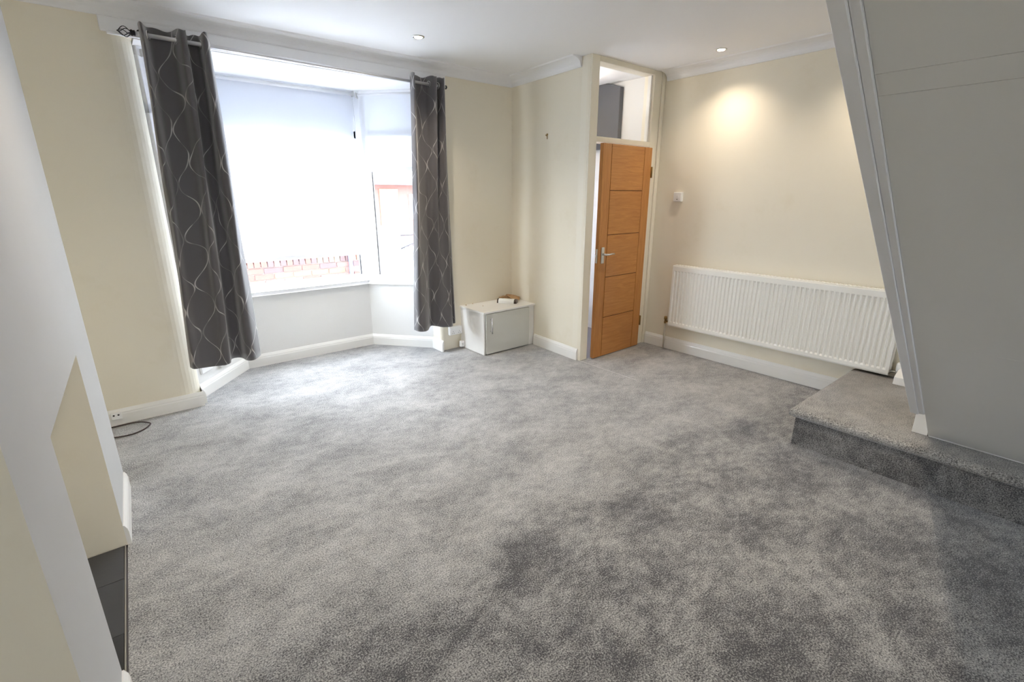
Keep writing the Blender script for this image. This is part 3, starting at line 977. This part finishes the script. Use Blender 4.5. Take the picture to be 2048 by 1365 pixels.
# tread: thicker carpeted board with rounded front and far edges
q = B()
vs = box(q, sr(TX - 0.028, SW0 - 0.6, 0.187), sr(XR - 0.021, 1.060, TZ + 0.002))
es = [e for e in q.edges if all(v.co.x < 0 for v in e.verts) and abs(e.verts[0].co.y - e.verts[1].co.y) > 1] + [e for e in q.edges if all(v.co.y > 0.05 for v in e.verts) and abs(e.verts[0].co.x - e.verts[1].co.x) > 1]
bmesh.ops.bevel(q, geom=es, offset=0.026, segments=5, affect='EDGES', profile=0.5)
for f in q.faces: f.smooth = True
tr_ = obj('tread', q, M['step_carpet'], st)

stair = empty('staircase', (S_X0, SW1, S_Z0), 'underside of the enclosed stairs, pale grey panelled soffit sloping over the step', 'staircase')
so = Vector(stair.location)
def sl(p): return tuple(Vector(p) - so)
sn = Vector((math.sin(math.atan(S_T)), 0, math.cos(math.atan(S_T))))   # up-normal of the soffit
sd_ = Vector((-math.cos(math.atan(S_T)), 0, math.sin(math.atan(S_T))))  # up along the slope
base = Vector((S_X0, 0, S_Z0))
def sp(s, y, n): return sl(base + sd_ * s + Vector((0, y, 0)) + sn * n)
SL = (CZ - S_Z0 + 0.15) / math.sin(math.atan(S_T))
# soffit boards with fine joints at the seams
def s_of_z(z): return (z - S_Z0) / math.sin(math.atan(S_T))
joints = [0.0, s_of_z(0.978), s_of_z(1.750), s_of_z(1.787), SL]
for a, b_ in zip(joints[:-1], joints[1:]):
    q = B()
    prism(q, [(a + (0.0006 if a else 0.006), SW0), (b_ - 0.0006, SW0), (b_ - 0.0006, SW1 - 0.045), (a + (0.0006 if a else 0.006), SW1 - 0.045)], 0.002, 0.012, mapf=lambda s, y, n: sp(s, y, n))
    obj('soffit_panel', q, M['soffit'], stair)
q = B(); prism(q, [(0.01, SW0), (SL, SW0), (SL, SW1 - 0.045), (0.01, SW1 - 0.045)], 0.0125, 0.03, mapf=lambda s, y, n: sp(s, y, n)); obj('backing_board', q, M['soffit'], stair)
# string board (plumb cut at its foot) and the stepped bead
def string(yA_, yB_, nlo, nhi, name, s0=0.10):
    q = B()
    lo0 = base + sd_ * s0 + sn * nlo
    hi_s = s0 + (nhi - nlo) * S_T
    prism(q, [(s0, nlo), (SL, nlo), (SL, nhi), (hi_s, nhi)], yA_, yB_, mapf=lambda s, n, y: sp(s, y, n), bevel=0.002)
    return obj(name, q, M['soffit_trim'], stair)
string(SW1 - 0.022, SW1 + 0.012, -0.012, 0.27, 'string_board', 0.37)
string(SW1 - 0.044, SW1 - 0.0225, -0.006, 0.06, 'bead', 0.37)
string(SW0 - 0.035, SW0 - 0.001, 0.0, 0.27, 'string_board', 0.10)
q = B(); box(q, sl((S_X0 - 0.006, SW1 - 0.040, TZ + 0.003)), sl((S_X0 + 0.05, SW1 + 0.030, TZ + 0.36)), 0.002); obj('plinth_block', q, M['gloss'], stair)
q = B(); box(q, sl((S_X0 - 0.008, SW0, TZ + 0.003)), sl((S_X0 + 0.006, SW1 - 0.046, TZ + 0.014)), 0.001); obj('foot_bead', q, M['gloss'], stair)
# steps above the soffit
rise, going = 0.201, 0.201 / S_T
x = S_X0 + 0.20; z = TZ + 0.005
for k in range(11):
    q = B()
    box(q, sl((x - 0.004, SW0 + 0.001, z)), sl((x + 0.014, SW1 - 0.024, z + rise - 0.024)))
    box(q, sl((x - going, SW0 + 0.001, z + rise - 0.022)), sl((x + 0.034, SW1 - 0.024, z + rise)), 0.006)
    obj('tread', q, M['step_carpet'], stair)
    x -= going; z += rise

# ------------------------------------------------------------------ corner cabinet
cx0, cx1, cyf, ch = 2.700, 3.352, 3.735, 0.428
cab = empty('cabinet', (cx0, cyf, 0), 'low white corner cabinet with one pale grey door, beside the partition', 'cabinet')
def cr(x, y, z): return (x - cx0, y - cyf, z)
q = B(); box(q, cr(cx0, cyf, 0.002), cr(cx0 + 0.018, BW - 0.002, ch), 0.001); obj('side_panel', q, M['cab_white'], cab)
q = B(); box(q, cr(3.288, cyf + 0.002, 0.002), cr(xp(cyf) - 0.002, cyf + 0.02, ch), 0.001); obj('filler_strip', q, M['cab_white'], cab)
q = B(); box(q, cr(cx0 + 0.019, cyf + 0.004, 0.35), cr(3.287, cyf + 0.02, ch)); obj('front_rail', q, M['cab_white'], cab)
q = B(); box(q, cr(cx0 + 0.019, cyf + 0.022, 0.01), cr(3.287, BW - 0.02, 0.03)); obj('base_board', q, M['cab_white'], cab)
q = B(); prism(q, [(cx0 - 0.012, cyf - 0.022), (xp(cyf) - 0.001, cyf - 0.022), (xp(BW) - 0.002, BW - 0.001), (cx0 - 0.012, BW - 0.001)], ch + 0.001, ch + 0.020, bevel=0.002, mapf=lambda a, b_, c: cr(a, b_, c)); obj('top_board', q, M['cab_white'], cab)
q = B(); box(q, cr(cx0 + 0.022, cyf - 0.017, 0.012), cr(3.282, cyf + 0.001, ch - 0.006), 0.0015); cd = obj('door', q, M['cab_door'], cab)
q = B()
hx = cx0 + 0.075
tube(q, [cr(hx, cyf - 0.045, 0.225), cr(hx, cyf - 0.045, 0.385)], 0.006, 10)
for zz in (0.245, 0.365): tube(q, [cr(hx, cyf - 0.016, zz), cr(hx, cyf - 0.045, zz)], 0.005, 8)
obj('handle', q, M['chrome'], cd)
for zz in (0.09, 0.34):
    q = B(); box(q, cr(3.2825, cyf - 0.010, zz), cr(3.2875, cyf + 0.001, zz + 0.05)); obj('hinge', q, M['satin'], cd)
TOPZ = ch + 0.0205
# wrapped packet and paper on the cabinet
pk = empty('wrapped_packet', (3.16, 3.93, TOPZ), 'small dark brown packet with a white paper sleeve lying on the cabinet', 'packet', rz=math.radians(-53))
def roundish(q, x0, x1, w, h, infl):
    prof = []
    for a in range(0, 181, 20):
        t = math.radians(a)
        prof.append((-w / 2 * math.cos(t) * (1 + infl), h * (math.sin(t) ** 0.55) * (1 + infl)))
    prism(q, prof, x0, x1, mapf=lambda u, v, x: (x, u, v + 0.001))
q = B(); roundish(q, -0.105, 0.105, 0.085, 0.042, 0.0); obj('body', q, M['darkbrown'], pk)
q = B(); roundish(q, -0.090, 0.078, 0.085, 0.042, 0.04); obj('paper_sleeve', q, M['label'], pk)
q = B()
random.seed(4)
n = 6
g = [[q.verts.new((0.045 * (i - 2.5) + random.uniform(-.006, .006), 0.028 * (j - 2.5) + random.uniform(-.005, .005), 0.016 + 0.062 * max(0, math.sin(PI * (i + .6) / 6.4)) * (0.5 + 0.5 * math.sin(2.2 * j + i)) * random.uniform(.5, 1.0))) for i in range(n)] for j in range(n)]
for j in range(n - 1):
    for i in range(n - 1):
        q.faces.new((g[j][i], g[j][i + 1], g[j + 1][i + 1], g[j + 1][i]))
kp = obj('crumpled_paper', q, M['kraft'], loc=(3.262, 4.03, TOPZ))
kp.rotation_euler = (0, 0, math.radians(-42))
md = kp.modifiers.new('t', 'SOLIDIFY'); md.thickness = 0.001
tag(kp, 'crumpled brown paper behind the wrapped packet on the cabinet', 'paper')
for (x, y, s, lab) in ((2.745, 4.10, 0.010, 'rusty brown crumb near the back edge of the cabinet top'), (2.84, 4.115, 0.007, 'brown crumb by the wall, second along the cabinet top'), (2.86, 3.96, 0.006, 'dark crumb in the middle of the cabinet top')):
    q = B(); bmesh.ops.create_icosphere(q, subdivisions=1, radius=s)
    for v in q.verts: v.co = Vector((v.co.x * random.uniform(.7, 1.2), v.co.y * random.uniform(.7, 1.1), max(-s * .4, v.co.z * 0.5)))
    tag(obj('crumb', q, M['kraft'], loc=(x, y, TOPZ + s * 0.4)), lab, 'crumb', group='crumbs on the cabinet')

# ------------------------------------------------------------------ sockets, switch, hook, cable
def socket(name, label, loc, rz, w, h, d, holes, cat, group=None):
    """plate facing -Y in local space"""
    r = empty(name, loc, label, cat, rz=rz, group=group)
    q = B(); box(q, (-w / 2, -d, -h / 2), (w / 2, -0.0005, h / 2), 0.004, seg=2); obj('back_box', q, M['plastic'], r)
    q = B(); box(q, (-w / 2 + 0.003, -d - 0.006, -h / 2 + 0.003), (w / 2 - 0.003, -d - 0.0005, h / 2 - 0.003), 0.003); obj('face_plate', q, M['plastic'], r)
    for (hx, hz, hw, hh) in holes:
        q = B(); box(q, (hx - hw / 2, -d - 0.0085, hz - hh / 2), (hx + hw / 2, -d - 0.0055, hz + hh / 2), 0.0008); obj('rocker', q, M['plastic'], r)
    return r
ds = socket('double_socket', 'white double wall socket in a raised box, below the right curtain', (2.612, BW, 0.200), 0, 0.150, 0.086, 0.038,
            [(-0.045, 0.026, 0.014, 0.020), (0.045, 0.026, 0.014, 0.020)], 'socket')
for hx in (-0.037, 0.037):
    q = B()
    for dx, dz, w_, h_ in ((0, 0.006, 0.004, 0.008), (-0.010, -0.012, 0.008, 0.004), (0.010, -0.012, 0.008, 0.004)):
        box(q, (hx + dx - w_ / 2, -0.0451, dz - h_ / 2 - 0.01), (hx + dx + w_ / 2, -0.0445, dz + h_ / 2 - 0.01))
    obj('pin_holes', q, M['dark'], ds)
# hanging plug-in adapter
ad = empty('plug_adapter', (2.672, BW - 0.05, 0.0), 'small white adapter hanging on a cord below the double socket', 'adapter')
q = B(); box(q, (-0.024, -0.018, 0.020), (0.024, 0.018, 0.082), 0.005, seg=2); obj('body', q, M['plastic'], ad)
q = B(); tube(q, [(0, 0, 0.082), (0.002, 0.002, 0.115), (0.0, -0.004, 0.158)], 0.003, 8); obj('cord', q, M['plastic'], ad)
q = B()
for dz in (0.040, 0.055): box(q, (-0.010, -0.0186, dz), (0.010, -0.0180, dz + 0.004))
obj('slots', q, M['dark'], ad)

wl = math.atan2(0.53, 0.44)
pL = wingL(0.84, 0.0); pM = wingL(0.50, 0.0)
socket('single_socket', 'white bay socket below the left curtain, the one nearest the rounded wall corner', (pL[0], pL[1], 0.225), wl, 0.146, 0.086, 0.010,
       [(-0.045, 0.026, 0.014, 0.020), (0.045, 0.026, 0.014, 0.020)], 'socket', 'sockets below the left curtain')
socket('single_socket', 'white bay socket below the left curtain, the one nearest the window front', (pM[0], pM[1], 0.205), wl, 0.146, 0.086, 0.024,
       [(-0.045, 0.026, 0.014, 0.020), (0.045, 0.026, 0.014, 0.020)], 'socket', 'sockets below the left curtain')
# switch on the right wall
sw = socket('wall_switch', 'square white switch in a raised box on the cream wall beside the door', (XR, 2.748, 1.530), PI / 2 + PI, 0.088, 0.088, 0.030,
            [(0.0, 0.004, 0.026, 0.030)], 'switch')
q = B(); box(q, (-0.004, -0.0385, -0.026), (0.006, -0.0362, -0.020)); obj('indicator', q, M['dark'], sw)
# cable outlet on the left skirting
co = empty('cable_outlet', (-0.185, BW - 0.0205, 0.068), 'small white cable outlet with two dark holes on the left skirting', 'outlet')
q = B(); box(q, (-0.030, -0.018, -0.022), (0.030, 0.0, 0.030), 0.004, seg=2); obj('cover', q, M['plastic'], co)
q = B()
for dx in (-0.013, 0.013): lathe(q, [(0.006, -0.0195), (0.006, -0.0175)], (dx, 0, 0.012), 'Y', 12)
obj('holes', q, M['dark'], co)
# loop of dark cable on the carpet
pts = [(-0.42, 4.03, 0.006), (-0.30, 4.07, 0.006), (-0.17, 4.085, 0.006), (-0.08, 4.07, 0.008), (-0.03, 4.02, 0.010), (-0.012, 3.975, 0.010), (-0.05, 3.915, 0.006), (-0.12, 3.875, 0.006), (-0.20, 3.885, 0.006), (-0.30, 3.93, 0.006), (-0.42, 3.95, 0.006)]
q = B(); tube(q, catmull(pts, 6), 0.0045, 8)
tag(obj('cable', q, M['cable']), 'loop of dark brown cable lying on the carpet by the left skirting', 'cable')
# hook on the partition
q = B()
hy = 3.57; hx_ = xp(hy)
tube(q, [(hx_ - 0.001, hy, 2.082), (hx_ - 0.018, hy, 2.080), (hx_ - 0.022, hy, 2.088)], 0.0035, 8)
box(q, (hx_ - 0.004, hy - 0.005, 2.050), (hx_ - 0.001, hy + 0.005, 2.094), 0.001)
lathe(q, [(0.010, -0.0045), (0.010, -0.001)], (hx_, hy, 2.09), 'X', 12)
tag(obj('picture_hook', q, M['brass']), 'tiny brass picture hook on the cream partition', 'hook')

# ------------------------------------------------------------------ downlights
def downlight(x, y, label, power=SPOT, size=2.2, blend=1.0):
    r = empty('downlight', (x, y, CZ), label, 'ceiling light', group='recessed ceiling downlights')
    q = B(); lathe(q, [(0.030, -0.001), (0.031, -0.005), (0.041, -0.006), (0.044, -0.003), (0.044, -0.0005)], (0, 0, 0), 'Z', 28); obj('bezel', q, M['satin'], r)
    q = B(); lathe(q, [(0.001, -0.0062), (0.028, -0.0068), (0.029, -0.0052)], (0, 0, 0), 'Z', 20); obj('lamp_face', q, M['lamp'], r)
    l = bpy.data.lights.new('downlight_beam', 'SPOT'); l.energy = power; l.color = WARM; l.spot_size = size; l.spot_blend = blend; l.shadow_soft_size = 0.028
    o = bpy.data.objects.new('downlight_beam', l); o.location = (0, 0, -0.012); COL.objects.link(o); o.parent = r
downlight(2.02, 3.545, 'lit recessed downlight in the ceiling in front of the bay window')
downlight(4.035, 2.300, 'lit recessed downlight close to the cream radiator wall', 17.0)
downlight(4.035, 1.15, 'lit recessed downlight close to the cream wall, hidden behind the stairs', 17.0)
downlight(2.02, 0.95, 'lit recessed downlight over the middle of the room by the stairs', 34.0)
downlight(0.45, 2.30, 'lit recessed downlight near the chimney breast')
l = bpy.data.lights.new('vestibule_fill_lamp', 'POINT'); l.energy = 2.0; l.color = (1.0, 0.95, 0.9); l.shadow_soft_size = 0.06  # unseen lamp added to brighten the vestibule
vl = empty('vestibule_fill_light', (3.75, 3.55, CZ), 'small round ceiling lamp added to fill the vestibule with light', 'ceiling light')
q = B(); lathe(q, [(0.07, -0.001), (0.07, -0.02), (0.05, -0.045), (0.02, -0.055)], (0, 0, 0), 'Z', 24); obj('shade', q, M['blind'], vl)
o = bpy.data.objects.new('vestibule_fill_lamp', l); o.location = (0, 0, -0.12); COL.objects.link(o); o.parent = vl

# ------------------------------------------------------------------ outside
bm = B(); box(bm, (-30, 5.02, -0.30), (40, 60, -0.20)); box(bm, (-30, -40, -0.30), (40, -4.2, -0.20))
tag(obj('ground', bm, M['tarmac']), 'pale concrete ground outside the windows', 'ground', kind='structure')
# garden wall of single bricks
gw = empty('garden_wall', (0, 6.5, -0.2), 'low red brick garden wall seen below the long blind', 'wall')
wx0, wx1, wtop = 0.70, 2.84, 0.80 + 0.2
q = B(); box(q, (wx0 - 2.5, 0.012, 0), (wx1 - 0.004, 0.098, wtop - 0.06)); obj('mortar_core', q, M['mortar'], gw)
bl, bh, jn = 0.215, 0.065, 0.010
bmeshes = []
for mt in BRICKS:
    q = B(); box(q, (0, 0, 0), (bl, 0.108, bh), 0.003)
    me = bpy.data.meshes.new('brick'); bmesh.ops.recalc_face_normals(q, faces=q.faces[:]); q.to_mesh(me); q.free(); me.materials.append(mt); bmeshes.append(me)
capm = []
for mt in BRICKS:
    q = B(); box(q, (0, 0, 0), (bh, 0.125, 0.102), 0.004)
    me = bpy.data.meshes.new('coping_brick'); bmesh.ops.recalc_face_normals(q, faces=q.faces[:]); q.to_mesh(me); q.free(); me.materials.append(mt); capm.append(me)
random.seed(11)
def pick(): return random.choices(range(5), (5, 3, 3, 1, 3))[0]
zc = wtop - 0.102 - jn - bh
row = 0
while zc > 0.42:
    x = wx0 + (bl + jn) / 2 * (row % 2) - 0.2
    while x < wx1 - bl:
        b_ = bpy.data.objects.new('brick', bmeshes[pick()]); COL.objects.link(b_); b_.parent = gw
        b_.location = (x, random.uniform(-0.004, 0.002), zc); x += bl + jn
    zc -= bh + jn; row += 1
q = B()
while zc > 0:
    x = wx0 + (bl + jn) / 2 * (row % 2) - 0.2
    while x < wx1 - bl:
        box(q, (x, 0, zc), (x + bl, 0.108, zc + bh)); x += bl + jn
    zc -= bh + jn; row += 1
lo = obj('lower_courses', q, BRICKS[0], gw); lo['kind'] = 'stuff'
x = wx0
while x < wx1 - bh:
    b_ = bpy.data.objects.new('coping_brick', capm[pick()]); COL.objects.link(b_); b_.parent = gw
    b_.location = (x, random.uniform(-0.010, -0.004), wtop - 0.102 + random.uniform(-0.002, 0.002)); x += bh + jn
q = B(); tube(q, [(2.475, 6.46, -0.2), (2.475, 6.46, 0.98)], 0.027, 12)
tag(obj('blue_post', q, M['bluepole']), 'pale blue post in front of the brick garden wall', 'post')
bm = B(); box(bm, (2.86, 6.5, -0.2), (3.25, 6.65, 1.13), 0.01)
tag(obj('gate_pillar', bm, M['render']), 'white rendered pillar beside the iron gate', 'pillar')
gt = empty('iron_gate', (3.27, 6.58, -0.2), 'black iron gate with a curved top and scroll ornament', 'gate')
def arch(x): return 1.05 + 0.12 * math.sin(PI * x / 1.0)
q = B(); tube(q, [(0, 0, 0.1), (0, 0, 1.20)], 0.013, 8); tube(q, [(1.0, 0, 0.1), (1.0, 0, 1.20)], 0.013, 8); tube(q, [(0, 0, 0.16), (1, 0, 0.16)], 0.010, 8)
tube(q, [(x / 10, 0, arch(x / 10) - 0.06) for x in range(11)], 0.010, 8); tube(q, [(0, 0, 1.19), (1.0, 0, 1.19)], 0.008, 8); obj('frame', q, M['black_metal'], gt)
for k in range(1, 14):
    x = k / 14
    q = B(); tube(q, [(x, 0, 0.16), (x, 0, arch(x) - 0.06)], 0.006, 6); obj('bar', q, M['black_metal'], gt)
q = B()
for s in (-1, 1):
    tube(q, [(0.30 + s * 0.09 * math.sin(PI * t / 10), -0.012, 0.42 + 0.036 * t) for t in range(11)], 0.009, 6)
lathe(q, [(0.001, -0.02), (0.045, -0.012), (0.001, -0.004)], (0.30, 0, 0.60), 'Y', 12)
obj('scroll', q, M['render'], gt)
# low building across the road
fb = empty('brick_house', (5.0, 16.0, -0.2), 'low red brick house with a grey gutter and orange door across the road', 'house')
q = B(); box(q, (0, 0, 0), (9, 5, 2.12)); obj('wall', q, M['farbrick'], fb)
q = B(); prism(q, [(-0.35, 2.12), (2.6, 3.6), (5.35, 2.12)], -0.3, 9.3, mapf=lambda y, z, x: (x, y, z)); obj('roof', q, M['rooftile'], fb)
q = B(); box(q, (-0.3, -0.47, 2.10), (9.3, -0.36, 2.21), 0.01); obj('gutter', q, M['gutter'], fb)
q = B(); box(q, (2.32, -0.05, 0.0), (3.00, -0.002, 1.98), 0.01); fd = obj('door', q, M['orange'], fb)
for i in range(2):
    for j in range(2):
        q = B(); box(q, (2.44 + i * 0.25, -0.06, 1.22 + j * 0.33), (2.62 + i * 0.25, -0.049, 1.46 + j * 0.33)); obj('pane', q, M['farglass'], fd)
for wx in (3.42, 4.9, 6.8):
    q = B(); box(q, (wx, -0.06, 0.95), (wx + 0.9, -0.002, 1.80), 0.01); w_ = obj('window', q, M['upvc'], fb)
    for i in range(2):
        q = B(); box(q, (wx + 0.06 + i * 0.41, -0.07, 1.02), (wx + 0.42 + i * 0.41, -0.059, 1.73)); obj('pane', q, M['farglass'], w_)
